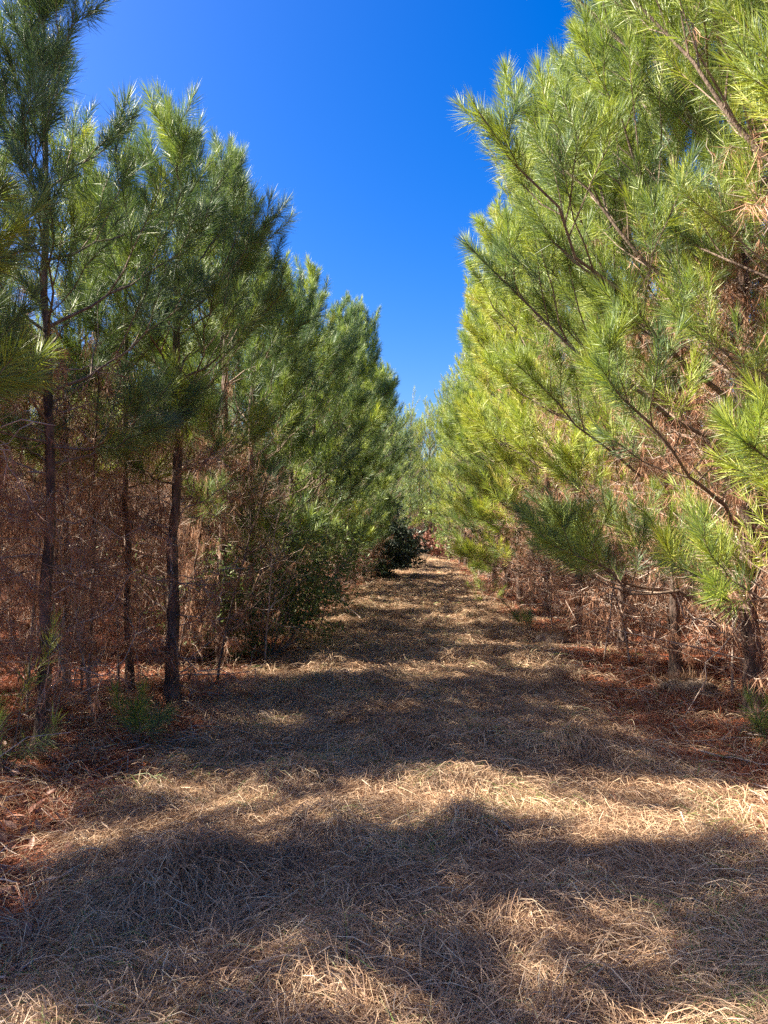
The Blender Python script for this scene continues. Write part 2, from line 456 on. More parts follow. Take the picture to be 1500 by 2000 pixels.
def pine(seed, H=6.5, z0=2.0, reach=1.4, bias=0.5, lod=0, r0=0.055, dead=1.0, split=False, ndead=44, wh=0.42, top=1.0, lean=0.0, kfol=1.0, dtop=1.2, sparse=0.0, tsh=0.0, spire=1.0):
    """bias > 0: limbs reach further towards +X (the open lane)"""
    rng = rs(seed); q = LOD[lod]
    K = 16
    tz = np.linspace(0, H, K)
    tx = np.cumsum(rng.normal(size=K)) * 0.018 + lean * (tz / H) ** 1.5; ty = np.cumsum(rng.normal(size=K)) * 0.018
    tx -= tx[0]; ty -= ty[0]
    TP = np.stack([tx, ty, tz], -1); TP[0, 2] = -0.15
    TR = r0 * (1 - tz / H) ** 0.75 * 0.95 + 0.005; TR[0] *= 1.35; TR[1] *= 1.05
    zz = np.linspace(0, H, 60); KK = [np.interp(zz, tz, TP[:, k]) for k in range(3)]; KK[2][0] = -0.15
    RRt = np.interp(zz, tz, TR) * (1 + 0.09 * rng.normal(size=60)) + 0.03 * np.exp(-zz / 0.12) * (r0 / 0.055)
    gt = Geo(); tubes(gt, np.stack(KK, -1)[None], RRt[None], max(q['sides'] + 3, 6))
    def at(z):
        return np.stack([np.interp(z, tz, tx), np.interp(z, tz, ty), z], -1)
    # ---- live limbs
    zs, az = [], []
    z = z0
    while z < H - 0.22:
        n = rng.randint(3, 6) if lod < 3 else 3
        a = rng.rand() * 6.28
        for k in range(n):
            zs.append(z + rng.normal() * 0.06); az.append(a + k * 6.283 / n + rng.normal() * 0.3)
        z += wh * (0.75 + 0.5 * rng.rand()) * (1.0 if z < H * 0.7 else 0.75)
    zs = np.clip(np.array(zs), 0.2, H - 0.15); az = np.array(az)
    kp = (zs > sparse) | (rng.rand(len(zs)) < 0.55); zs, az = zs[kp], az[kp]; M = len(zs)
    s = (H - zs) / (H - z0 + 1e-6)                      # 0 top, 1 lowest limb
    p0 = 0.20 - 0.07 * (spire - 1) / 0.6
    prof = p0 + (1 - p0) * np.sin(np.clip(s * 1.15, 0, 1) * np.pi * 0.5) ** (0.95 * spire)
    prof *= np.where(s > 0.85, 0.85, 1)
    rr = reach * prof * (0.75 + 0.45 * rng.rand(M)) * (1 + bias * np.clip(np.cos(az), -0.6, 1)) * top ** (1 - s)
    el = np.radians(np.interp(s, [0, 0.25, 0.6, 1], [70, 58, 35, 10]) + rng.normal(size=M) * 8)
    L = rr / np.cos(el * 0.8)
    d = np.stack([np.cos(az) * np.cos(el), np.sin(az) * np.cos(el), np.sin(el)], -1)
    up = 0.10 + 0.22 * rng.rand(M)
    B = at(zs)
    LP = curve(B, d, L, up, 9, rng, 0.018)
    LR = (0.005 + 0.0066 * L)[:, None] * np.linspace(1, 0.22, 9)[None]
    # ---- side branches
    base_, dir_, len_ = [], [], []
    for i in range(M):
        ns = max(1 if s[i] < 0.3 else 2, int(L[i] / (0.15 if lod < 2 else 0.24) * np.interp(s[i], [0, 0.4], [0.22, 0.9])))
        u = np.linspace(0.28, 0.95, ns) + rng.normal(size=ns) * 0.02
        p, tg = sample_paths(LP[i:i + 1], u[None]); p, tg = p[0], tg[0]
        side = norm(np.cross(tg, np.array([0, 0, 1.0]))) * np.where(np.arange(ns) % 2, 1, -1)[:, None]
        dd = norm(tg * 0.75 + side * 0.62 + np.array([0, 0, 0.28]) + rng.normal(size=(ns, 3)) * 0.2)
        base_.append(p); dir_.append(dd); len_.append(np.clip((1 - u) * L[i] * 0.62 + 0.17, 0.16, 0.85) * (0.8 + 0.4 * rng.rand(ns)))
    sb, sd, sl = np.concatenate(base_), np.concatenate(dir_), np.concatenate(len_)
    SP = curve(sb, sd, sl, 0.22 + 0.15 * rng.rand(len(sl)), 5, rng, 0.02)
    SR = (0.0025 + 0.006 * sl)[:, None] * np.linspace(1, 0.4, 5)[None]
    # ---- third order
    T3 = None
    if q['tert']:
        big = np.where(sl > 0.30)[0]
        big = np.repeat(big, q['tert'])
        u = 0.3 + 0.5 * rng.rand(len(big))
        p, tg = sample_paths(SP[big], u[:, None]); p, tg = p[:, 0], tg[:, 0]
        side = norm(np.cross(tg, np.array([0, 0, 1.0]))) * np.where(np.arange(len(big)) % 2, 1, -1)[:, None]
        dd = norm(tg * 0.8 + side * 0.6 + np.array([0, 0, 0.3]) + rng.normal(size=(len(big), 3)) * 0.2)
        T3 = curve(p, dd, sl[big] * 0.5 * (0.7 + 0.5 * rng.rand(len(big))), 0.2 + 0 * u, 4, rng, 0.02)
    gc = Geo()
    D, W, sg = q['dens'] * kfol, q['W'], q['segs']
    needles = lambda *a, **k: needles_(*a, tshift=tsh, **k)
    fl = np.clip(np.interp(s, [0, 0.35], [0.9, 0.5]) / L, 0, 0.85)
    needles(gc, LP, fl, int(D * 0.58), rng, W, sg)
    needles(gc, SP, np.clip(0.34 / sl, 0, 0.85), int(D * 0.30), rng, W, sg)
    if T3 is not None: needles(gc, T3, np.full(len(T3), 0.9), int(D * 0.22), rng, W, sg, Ln=0.16)
    # leader
    k = np.linspace(0.80, 1, 5); LD = np.stack([np.interp(k, tz / H, tx), np.interp(k, tz / H, ty), k * H], -1)[None]
    needles(gc, LD, np.array([1.0]), int(D * 0.75), rng, W, sg)
    tubes(gc, SP, SR, 4 if lod == 0 else 3, 1)
    if T3 is not None: tubes(gc, T3, np.full((len(T3), 4), 0.0028) * np.linspace(1, .5, 4), 3, 1)
    limbs = []
    if split:
        for i in range(M):
            gl = Geo(); tubes(gl, LP[i:i + 1], LR[i:i + 1], 6, 0); limbs.append(gl)
    else:
        tubes(gc, LP, LR, q['sides'], 1)
    # ---- dead lower boughs hung with brown needles
    gd = None
    if dead > 0:
        gd = Geo()
        nd = int(ndead)
        zd = 0.15 + (z0 + dtop - 0.15) * rng.rand(nd) ** 0.85; ad = rng.rand(nd) * 6.283
        ed = np.radians(rng.normal(10, 22, nd)); ld = (0.35 + 1.0 * rng.rand(nd)) * dead
        dd = np.stack([np.cos(ad) * np.cos(ed), np.sin(ad) * np.cos(ed), np.sin(ed)], -1)
        DP = curve(at(zd), dd, ld, -0.2 + 0.5 * rng.rand(nd), 7, rng, 0.06)
        tubes(gd, DP, (0.003 + 0.0045 * ld)[:, None] * np.linspace(1, 0.3, 7)[None] * (1 if lod < 2 else 1.5), 3 if lod else 4, 1)
        ns = {0: 8, 1: 7, 2: 4, 3: 2}[lod]
        u = np.clip(0.2 + 0.8 * rng.rand(nd, ns), 0, 1)
        p, tg = sample_paths(DP, u); p = p.reshape(-1, 3); tg = tg.reshape(-1, 3)
        dd2 = norm(tg * 0.5 + rng.normal(size=p.shape) * 0.6)
        D2 = curve(p, dd2, 0.10 + 0.38 * rng.rand(len(p)) ** 1.3, -0.1 + 0 * p[:, 0], 4, rng, 0.07)
        tubes(gd, D2, np.full((len(p), 4), 0.0026 if lod < 2 else 0.005) * np.linspace(1, .4, 4), 3, 1)
        nc = {0: 7, 1: 6, 2: 5, 3: 3}[lod]; nn = {0: 9, 1: 8, 2: 6, 3: 4}[lod]; wd = {0: 0.0036, 1: 0.005, 2: 0.010, 3: 0.018}[lod]
        for PP, c_ in ((DP, nc), (D2, {0: 3, 1: 3, 2: 2, 3: 1}[lod])):
            M2 = len(PP); u = 0.1 + 0.9 * rng.rand(M2, c_)
            bare = rng.rand(M2) < 0.35
            PP = PP[~bare]; u = u[~bare]
            p, tg = sample_paths(PP, u); p = np.repeat(p.reshape(-1, 3), nn, 0); tg = np.repeat(tg.reshape(-1, 3), nn, 0)
            N = len(p); ncl = N // nn
            p = p + tg * rng.normal(size=(N, 1)) * 0.02
            cl = norm(np.array([0, 0, -1.0]) + rng.normal(size=(ncl, 3)) * 0.35)
            dirn = norm(np.repeat(cl, nn, 0) + rng.normal(size=(N, 3)) * np.repeat(0.15 + 0.35 * rng.rand(ncl), nn)[:, None])
            keep = (p[:, 2] > 0.12) & (rng.rand(N) < np.repeat(0.3 + 0.7 * rng.rand(ncl), nn))
            tt = np.clip(np.repeat(rng.rand(ncl), nn) * 0.75 + rng.rand(N) * 0.3, 0, 1)
            ln = np.repeat(0.07 + 0.13 * rng.rand(ncl), nn) * (0.7 + 0.5 * rng.rand(N))
            ribbons(gd, p[keep], dirn[keep], ln[keep], np.full(keep.sum(), wd), (rng.normal(size=(N, 3)) * 0.15)[keep], 1 if lod else 2, 0, tt[keep], rng)
    return dict(trunk=gt, crown=gc, limbs=limbs, dead=gd, H=H)

class Proto:
    def __init__(self, name, **kw):
        p = pine(**kw)
        self.tris = p['crown'].n
        self.trunk = p['trunk'].mesh('trunk', [M_bark], True)
        self.crown = p['crown'].mesh('crown', [M_needle, M_twig])
        self.limbs = [l.mesh('limb', [M_twig], True) for l in p['limbs']]
        self.dead = p['dead'].mesh('dead_growth', [M_dead, M_grey]) if p['dead'] else None
        self.name = name
    def place(self, x, y, rz, s=1.0, label=None, group=None, category='pine tree', tilt=(0, 0)):
        e = bpy.data.objects.new(self.name, None)
        link(e, label=label, group=group, category=category)
        e.empty_display_size = 0.3
        e.location = (x, y, float(height(np.array([x]), np.array([y]))[0]) - 0.02)
        e.rotation_euler = (tilt[0], tilt[1], rz); e.scale = (s, s, s)
        link(bpy.data.objects.new('trunk', self.trunk), e)
        link(bpy.data.objects.new('crown', self.crown), e)
        for l in self.limbs: link(bpy.data.objects.new('limb', l), e)
        if self.dead: link(bpy.data.objects.new('dead_growth', self.dead), e)
        return e

def ordinal(n):
    names = ['first', 'second', 'third', 'fourth', 'fifth', 'sixth', 'seventh', 'eighth', 'ninth', 'tenth', 'eleventh', 'twelfth', 'thirteenth',
             'fourteenth', 'fifteenth', 'sixteenth', 'seventeenth', 'eighteenth', 'nineteenth', 'twentieth']
    return names[n]

rng = rs(5)
GL, GR = 'pines in the row along the left edge of the lane', 'pines in the row along the right edge of the lane'
# left edge row: x, y, H, z0, reach, bias, r0, seed, rotation, label
left = [
 (-2.6, 3.0, 5.3, 2.1, 0.9, 0.0, 0.045, 101, 0.2, None),
 (-2.78, 5.6, 5.65, 2.2, 1.15, 0.0, 0.045, 102, 0.3, 'slim dark-trunked pine nearest the camera on the left, its top cut by the frame'),
 (-2.28, 7.1, 5.45, 2.0, 1.2, 0.0, 0.060, 103, 0.1, 'thick forked-looking dark trunk pine standing at the sunlit patch on the left'),
 (-2.3, 9.0, 6.0, 1.8, 1.2, 0.05, 0.055, 104, 0.0, 'left row pine behind the thick dark trunk, yellow-green at the top'),
 (-2.35, 10.9, 5.7, 1.0, 1.2, 0.1, 0.052, 105, 0.1, 'left row pine standing beside the small leafy shrub'),
 (-2.1, 13.0, 6.1, 1.0, 1.15, 0.35, 0.055, 106, -0.1, 'left row pine just past the leafy shrub, boughs reaching over the edge'),
 (-2.0, 15.2, 6.9, 1.3, 1.15, 0.35, 0.055, 107, 0.2, None),
]
for i, (x, y, H, z0, rc, bi, r0, sd, rz, lab) in enumerate(left):
    P_ = Proto('pine_tree', seed=sd, H=H, z0=z0, reach=rc, bias=bi, r0=r0, lod=0 if y < 10 else 1, split=y < 12, ndead=50, dtop=0.8, dead=0.75, wh=0.48, kfol=0.9 if i else 1.1, tsh=-0.09, spire=1.7)  # negative tsh paints the shaded side's bluish, darker cast into the needles
    if lab is None: lab = 'left edge pine out past the picture corner nearest the viewer' if i == 0 else 'tall left row pine whose upright tips stand halfway along the row'
    P_.place(x, y, rz, label=lab, group=GL)
# right edge row, sunlit and bushy, boughs reaching over the lane (bias is along +X, so turned by pi)
right = [
 (3.25, 3.3, 7.0, 1.3, 1.25, 0.25, 0.060, 201, math.pi + 0.1, 'nearest right hand pine, bright green tufts hanging in from the frame edge'),
 (3.1, 5.0, 7.6, 1.1, 1.75, 0.35, 0.065, 202, math.pi - 0.1, 'big sunlit pine on the right with a long bare bough reaching up over the lane'),
 (2.9, 6.8, 8.0, 1.0, 1.85, 0.35, 0.070, 203, math.pi, 'right row pine with the thick dark shaded trunk base near the red leaves'),
 (2.8, 8.5, 7.7, 0.9, 1.7, 0.30, 0.055, 204, math.pi + 0.2, 'right row pine behind the dark shaded trunk, yellow-green crown'),
 (2.7, 10.3, 7.8, 1.0, 1.6, 0.3, 0.055, 205, math.pi, 'right row pine standing past the grey mound, low boughs near the ground'),
 (2.5, 12.3, 8.0, 0.9, 1.6, 0.3, 0.055, 206, math.pi - 0.2, 'right row pine with dusky green low boughs above the orange straw patch'),
 (2.4, 14.4, 8.2, 0.9, 1.55, 0.3, 0.055, 207, math.pi, 'bushy pine halfway along the right row'),
]
for i, (x, y, H, z0, rc, bi, r0, sd, rz, lab) in enumerate(right):
    P_ = Proto('pine_tree', seed=sd, H=H, z0=z0, reach=rc, bias=bi, r0=r0, lod=0 if y < 10 else 1, split=y < 12, ndead=185, dtop=3.4, wh=0.54, kfol=1.05, sparse=3.0 if y < 11 else 2.0, dead=1.0, tsh=0.13)  # positive tsh paints sunlit yellow into the needle colour of this row
    P_.place(x, y, rz, label=lab, group=GR)

# farther edge trees
edgeL = [Proto('pine_tree', seed=300 + k, H=7.7, z0=1.0 + 0.2 * k, reach=1.25, bias=0.3, lod=1 if k < 2 else 2, ndead=50, tsh=-0.12, spire=1.35) for k in range(5)]  # tsh: shade tone painted into left-row needles
edgeR = [Proto('pine_tree', seed=320 + k, H=8.4, z0=1.0 + 0.2 * k, reach=1.35, bias=0.3, lod=1 if k < 2 else 2, ndead=60, tsh=0.08, spire=1.2) for k in range(5)]  # tsh: sunlit yellow painted into right-row needles
yl = 17.6; n = 7
while yl < 38:
    P_ = edgeL[rng.randint(0, 2) if yl < 24 else rng.randint(2, 5)]
    P_.place(-1.85 + 0.012 * (yl - 17) + rng.normal() * 0.12, yl, rng.normal() * 0.3, 0.86 + 0.26 * rng.rand(),
             label='%s pine from the camera along the left edge of the lane' % ordinal(n), group=GL)
    n += 1; yl += 2.2 + 0.6 * rng.rand()
yr = 16.5; n = 7
while yr < 44:
    P_ = edgeR[rng.randint(0, 2) if yr < 24 else rng.randint(2, 5)]
    P_.place(2.5 - 0.012 * (yr - 16) + rng.normal() * 0.12, yr, math.pi + rng.normal() * 0.3, 0.88 + 0.26 * rng.rand(),
             label='%s pine from the camera along the right edge of the lane' % ordinal(n), group=GR)
    n += 1; yr += 2.2 + 0.6 * rng.rand()

# plantation behind the edge rows
inP = [Proto('pine_tree', seed=400 + k, H=6.6 + 0.15 * k, z0=2.5, reach=0.95, bias=0.0, lod=1 if k < 2 else 2, ndead=230, dead=1.0, r0=0.045, wh=0.55, kfol=0.7, tsh=-0.03, spire=1.4) for k in range(5)]
farP = [Proto('pine_tree', seed=450 + k, H=6.8, z0=2.6, reach=1.0, bias=0.0, lod=3, ndead=60, r0=0.05, wh=0.5) for k in range(3)]
RN = ['second', 'third', 'fourth', 'fifth', 'sixth', 'seventh']
for side in (-1, 1):
    nm = 'left' if side < 0 else 'right'
    for r in range(6 if side < 0 else 5):
        xr = side * (4.35 + 2.05 * r) if side < 0 else side * (4.9 + 2.05 * r)
        y = (1.6 if side < 0 else 3.5) + rng.rand()
        while y < 46:
            x = xr + rng.normal() * 0.18
            if side < 0 and ((r >= 1 and y < 2.9) or (r < 1 and abs(y - 4.1) < 0.6) or (r <= 2 and abs(y - 8.5) < 0.85) or (r <= 1 and abs(y - 13.2) < 0.9) or (r <= 2 and abs(y - 20) < 1) or (y > 38 and r < 2)):
                y += 0.5; continue       # light falls through these gaps on to the lane
            # leave out what neither the picture nor its shadows show
            if abs(x) < 0.62 * y + 4.5 or (side < 0 and r < 3):
                if r < 2 and y < 12: P_ = inP[rng.randint(0, 2)]
                elif r < 4 and y < 26: P_ = inP[rng.randint(2, 5)]
                else: P_ = farP[rng.randint(0, 3)]
                P_.place(x, y, rng.rand() * 6.28, 0.92 + 0.16 * rng.rand(),
                         label='young pine in the %s row back on the %s, hung with dead needles' % (RN[r], nm),
                         group='pines in the %s row back on the %s' % (RN[r], nm), tilt=(rng.normal() * 0.02, rng.normal() * 0.02))
            y += (1.9 + 0.7 * rng.rand()) * (1.0 if y < 20 else 1.35)
# slim younger pines squeezed in just behind the left edge row
slimP = [Proto('slim_pine', seed=470 + k, H=5.6 + 0.4 * k, z0=2.2, reach=0.75, bias=0.0, lod=1, ndead=50, dead=0.7, r0=0.034, wh=0.55, kfol=0.6, tsh=-0.08, spire=1.5) for k in range(3)]  # tsh: same painted shade tone as the left edge row
for k, (x, y, lab) in enumerate([(-2.85, 7.55, 'slim pine close to the left of the thick dark left trunk'),
        (-3.5, 7.6, 'slim pine deeper in the left thicket between the two nearest trunks'),
        (-2.8, 11.9, 'slim pine crowding behind the taller sparse green shrub'), (-3.6, 5.2, 'slim pine at the left frame edge beside the nearest trunk')]):
    slimP[k % 3].place(x, y, rng.rand() * 6.28, 0.9 + 0.12 * rng.rand(), label=lab, group='slim pines behind the left edge row')
# trees closing the far end of the lane
FE = 'pines closing the far end of the lane'
endP = [Proto('pine_tree', seed=500 + k, H=9.6, z0=1.8, reach=1.8, bias=0.0, lod=2, ndead=40, dead=0.8, r0=0.07, wh=0.5, kfol=0.9, tsh=0.06) for k in range(3)]
spec = [(-4.6, 48, 1.0), (-3.2, 50, 1.02), (-1.9, 45.5, 1.0), (-0.5, 49, 0.95), (0.9, 50, 0.98), (1.9, 46.5, 1.08), (2.8, 50, 1.1), (4.2, 48.5, 1.1),
        (-6.2, 50, 1.0), (6.0, 49, 1.05), (0.1, 58, 1.0), (-2.6, 57, 1.05), (2.2, 58, 1.1), (5.0, 56, 1.05), (-5.2, 56, 1.0), (7.5, 53, 1.0), (-8, 53, 1.0)]
for k, (x, y, s_) in enumerate(spec):
    endP[k % 3].place(x, y, rng.rand() * 6.28, s_, label='pale tall pine in the stand closing the far end of the lane', group=FE)

# the woods beyond, too far and dense to count
def forest_belt(name, label, pts, seed, mats):
    r_ = rs(seed); g = Geo()
    for (x, y, H) in pts:
        TP = np.stack([np.full(5, x), np.full(5, y), np.linspace(-0.2, H, 5)], -1)
        tubes(g, TP[None], (0.08 * np.linspace(1, 0.2, 5))[None], 4, 1)
        N = 900
        h = r_.rand(N) ** 0.8; rad = (1.7 * (1 - h) ** 0.7 + 0.2) * np.sqrt(r_.rand(N)); a = r_.rand(N) * 6.28
        p = np.stack([x + rad * np.cos(a), y + rad * np.sin(a), 0.4 + h * (H - 0.4)], -1)
        grn = h > 0.22 + 0.15 * r_.rand(N)
        d = norm(np.stack([np.cos(a) * 0.7, np.sin(a) * 0.7, 0.6 + 0 * a], -1) + r_.normal(size=(N, 3)) * 0.5)
        ribbons(g, p[grn], d[grn], 0.5 + 0.3 * r_.rand(grn.sum()), np.full(grn.sum(), 0.07), np.zeros((grn.sum(), 3)), 1, 0, None, r_)
        b = ~grn
        db = norm(np.array([0, 0, -1.0]) + r_.normal(size=(b.sum(), 3)) * 0.35)
        ribbons(g, p[b] + np.array([0, 0, 0.8]), db, 0.6 + 0.5 * r_.rand(b.sum()), np.full(b.sum(), 0.06), np.zeros((b.sum(), 3)), 1, 2, None, r_)
    return link(bpy.data.objects.new(name, g.mesh(name, mats)), kind='stuff', category='woods', label=label)
pts = []
r_ = rs(77)
for k in range(150):
    sd_ = -1 if k % 2 else 1
    pts.append((sd_ * (17.5 + 9 * r_.rand()), 4 + 60 * r_.rand(), 6.0 + 1.5 * r_.rand()))
for k in range(110):
    pts.append((-24 + 48 * r_.rand(), 60 + 16 * r_.rand(), 6.5 + 2.5 * r_.rand()))
forest_belt('distant_woods', 'dense mass of pines far back behind the plantation rows', pts, 78, [M_needle, M_bark, M_dead])

# broken twigs, bark scraps and cones among the litter
r_ = rs(66); g = Geo(); N = 2600
x = -5 + 10 * r_.rand(N); y = 2.2 + 14 * r_.rand(N) ** 1.3
k = (r_.rand(N) < 1.05 - lane(x, y) * 0.85) & (np.abs(x) < 0.56 * y + 1.2); x, y = x[k], y[k]; N = len(x)
a = r_.rand(N) * 6.28; L = 0.08 + 0.35 * r_.rand(N) ** 2; t = np.linspace(-0.5, 0.5, 4)
px_ = x[:, None] + np.cos(a)[:, None] * L[:, None] * t + r_.normal(size=(N, 4)) * 0.012; py_ = y[:, None] + np.sin(a)[:, None] * L[:, None] * t + r_.normal(size=(N, 4)) * 0.012
pz_ = height(px_, py_) + 0.035 + r_.normal(size=(N, 1)) * 0.05 * t[None] + 0.03 * r_.rand(N, 1)
tubes(g, np.stack([px_, py_, pz_], -1), (0.002 + 0.004 * r_.rand(N))[:, None] * np.linspace(1, 0.5, 4)[None], 4, 0)
link(bpy.data.objects.new('twig_litter', g.mesh('twig_litter', [M_grey])), kind='stuff', category='twigs',
     label='small broken grey twigs scattered over the litter and dry grass')

# ------------------------------------------------------------------ shrubs and saplings
def branchy(g, rng, base, H, n1, spread, r0, mat, K=6, wob=0.04, n2=6, el=(35, 80), sides=4):
    """stems from a base, then side twigs; returns the twig paths"""
    a = rng.rand(n1) * 6.28; e = np.radians(el[0] + (el[1] - el[0]) * rng.rand(n1))
    d = np.stack([np.cos(a) * np.cos(e), np.sin(a) * np.cos(e), np.sin(e)], -1)
    L = H * (0.6 + 0.45 * rng.rand(n1)) * spread
    P = curve(np.tile(base, (n1, 1)), d, L, 0.1 + 0 * L, K, rng, wob)
    tubes(g, P, r0 * np.linspace(1, 0.3, K)[None].repeat(n1, 0), sides, mat)
    u = 0.25 + 0.75 * rng.rand(n1, n2)
    p, t = sample_paths(P, u); p, t = p.reshape(-1, 3), t.reshape(-1, 3)
    d2 = norm(t * 0.6 + rng.normal(size=p.shape) * 0.6)
    P2 = curve(p, d2, H * 0.28 * (0.5 + rng.rand(len(p))), 0.05 + 0 * p[:, 0], 4, rng, 0.05)
    tubes(g, P2, np.full((len(p), 4), r0 * 0.35) * np.linspace(1, 0.4, 4), 3, mat)
    return P, P2

def leaf_cards(g, rng, pts, nper, size, mat, spread=0.06, droop=0.0):
    N = len(pts) * nper
    c = np.repeat(pts, nper, 0) + rng.normal(size=(N, 3)) * spread
    nrm = norm(rng.normal(size=(N, 3)) + np.array([0, 0, 0.7])); u = norm(np.cross(nrm, rng.normal(size=(N, 3))))
    u[:, 2] -= droop; u = norm(u); v = norm(np.cross(nrm, u))
    s = (size * (0.6 + 0.8 * rng.rand(N)))[:, None]
    V = np.stack([c - u * s, c + v * s * 0.42, c + u * s, c - v * s * 0.42], 1).reshape(-1, 3)
    b = (np.arange(N) * 4)[:, None]
    g.add(V, b + np.array([[0, 1, 2, 3]]), None, mat, np.repeat(np.clip(rng.normal(0.5, 0.25, N), 0, 1), 4))

def gz(x, y): return float(height(np.array([x]), np.array([y]))[0])

def shrub(name, x, y, H, seed, leaf, lsize, nper, label, cat='shrub', n1=9, n2=9, spread=1.0, el=(30, 80), droop=0.0, group=None):
    r_ = rs(seed)
    e = bpy.data.objects.new(name, None); e.location = (x, y, gz(x, y)); link(e, label=label, category=cat, group=group)
    gs = Geo(); P, P2 = branchy(gs, r_, np.zeros(3), H, n1, spread, 0.012, 0, n2=n2, el=el)
    link(bpy.data.objects.new('stem', gs.mesh('stem', [M_twig])), e)
    gl = Geo(); tip = P2[:, 1:].reshape(-1, 3)
    leaf_cards(gl, r_, tip[tip[:, 2] > 0.08], nper, lsize, 0, droop=droop)
    link(bpy.data.objects.new('foliage', gl.mesh('foliage', [leaf])), e)
    return e
shrub('leafy_shrub', -1.85, 9.8, 1.65, 601, M_leaf, 0.028, 20, 'small-leaved bright green shrub on the left at the lane edge', n1=14, n2=12)
shrub('leafy_shrub', -2.25, 11.6, 2.4, 602, M_leaf, 0.028, 10, 'taller sparse green shrub tangled behind the bright small-leaved shrub', n1=12, n2=10, el=(45, 85))
shrub('leafy_shrub', -2.75, 9.4, 1.3, 606, M_leaf, 0.022, 4, 'low thin-leaved shrub among brown twigs left of the bright shrub', n1=9, n2=9)
shrub('holly_bush', -1.95, 26.0, 2.2, 603, M_holly, 0.05, 34, 'dark almost black evergreen bush at the far left end of the lane', 'bush', n1=22, n2=16, el=(15, 85))
shrub('holly_bush', -1.35, 33.0, 2.2, 607, M_holly, 0.07, 18, 'smaller dark evergreen bush just beyond the big dark one', 'bush', n1=18, n2=14, el=(15, 85))
shrub('red_leaved_shrub', 0.9, 45.0, 1.9, 604, M_red, 0.10, 7, 'small shrub of drooping reddish leaves where the lane ends', n1=8, n2=8, droop=0.8)
shrub('pale_shrub', 2.3, 41.0, 2.3, 605, M_leaf, 0.08, 6, 'pale green loose shrub at the right of the far lane end', n1=12, n2=9)
shrub('pale_shrub', 2.0, 46.0, 3.4, 608, M_leaf, 0.09, 6, 'taller yellowish shrub standing behind the far lane end', n1=12, n2=10)

def sapling(x, y, H, seed, label, lean=(0, 0), n=14, r0=0.014, mat=None, group='bare saplings in the left thicket'):
    r_ = rs(seed); gs = Geo()
    K = 10; t = np.linspace(0, 1, K)
    P = np.stack([lean[0] * t ** 1.3, lean[1] * t ** 1.3, H * t - 0.05], -1)[None] + r_.normal(size=(1, K, 3)) * 0.018 * t[None, :, None]
    tubes(gs, P, (r0 * np.linspace(1, 0.25, K))[None], 6, 0)
    gt = Geo()
    u = 0.15 + 0.83 * r_.rand(n); p, tg = sample_paths(P, u[None]); p, tg = p[0], tg[0]
    d = norm(tg * 0.7 + norm(r_.normal(size=(n, 3)) * np.array([1, 1, 0.3])) * 0.8)
    P2 = curve(p, d, (1 - u) * H * 0.35 + 0.25, 0.1 + 0 * u, 6, r_, 0.05)
    tubes(gt, P2, np.full((n, 6), r0 * 0.35) * np.linspace(1, 0.3, 6), 4, 0)
    uu = 0.3 + 0.7 * r_.rand(n, 4); p, tg = sample_paths(P2, uu); p, tg = p.reshape(-1, 3), tg.reshape(-1, 3)
    P3 = curve(p, norm(tg * .7 + r_.normal(size=p.shape) * 0.5), 0.1 + 0.3 * r_.rand(len(p)), 0.0 * p[:, 0], 4, r_, 0.05)
    tubes(gt, P3, np.full((len(p), 4), 0.0022) * np.linspace(1, 0.4, 4), 3, 0)
    e = bpy.data.objects.new('bare_sapling', None); e.location = (x, y, gz(x, y)); link(e, label=label, category='sapling', group=group)
    m_ = [mat or M_grey]
    link(bpy.data.objects.new('stem', gs.mesh('stem', m_, True)), e)
    link(bpy.data.objects.new('twig_spray', gt.mesh('twig_spray', m_)), e)
sapling(-2.1, 8.0, 2.4, 701, 'slanting bare sapling rising rightwards beside the thick dark left trunk', lean=(0.55, 0.2), n=22, r0=0.016, mat=M_bark)
sapling(-3.1, 7.9, 2.6, 702, 'pale crooked bare sapling standing in the sunlit gap on the left', lean=(-0.1, 0), n=18)
sapling(-2.75, 8.5, 3.4, 703, 'tall thin upright bare sapling just left of the thick dark trunk', lean=(0.05, 0.1), n=18)
sapling(-1.85, 9.3, 2.2, 704, 'pale twiggy bare sapling between the slanting one and the green shrub', lean=(0.2, -0.1), n=22)
sapling(-3.4, 6.6, 2.8, 705, 'thin grey sapling in the shade behind the nearest left trunk', lean=(0.2, 0), n=14)
sapling(-1.6, 12.6, 1.7, 706, 'short bare sapling arching out at the edge past the green shrubs', lean=(0.5, -0.1), n=12)
sapling(2.55, 9.4, 1.7, 707, 'bleached crooked bare sapling by the right edge near the grey mound', lean=(-0.35, 0.1), n=8, group=None)
sapling(3.15, 7.9, 2.9, 708, 'pale bare sapling behind the dark trunk on the right', lean=(0.15, 0.1), n=14, group=None)
sapling(3.6, 6.2, 3.2, 709, 'whitish leaning bare sapling at the right frame edge', lean=(-0.4, 0.2), n=12, r0=0.022, group=None)

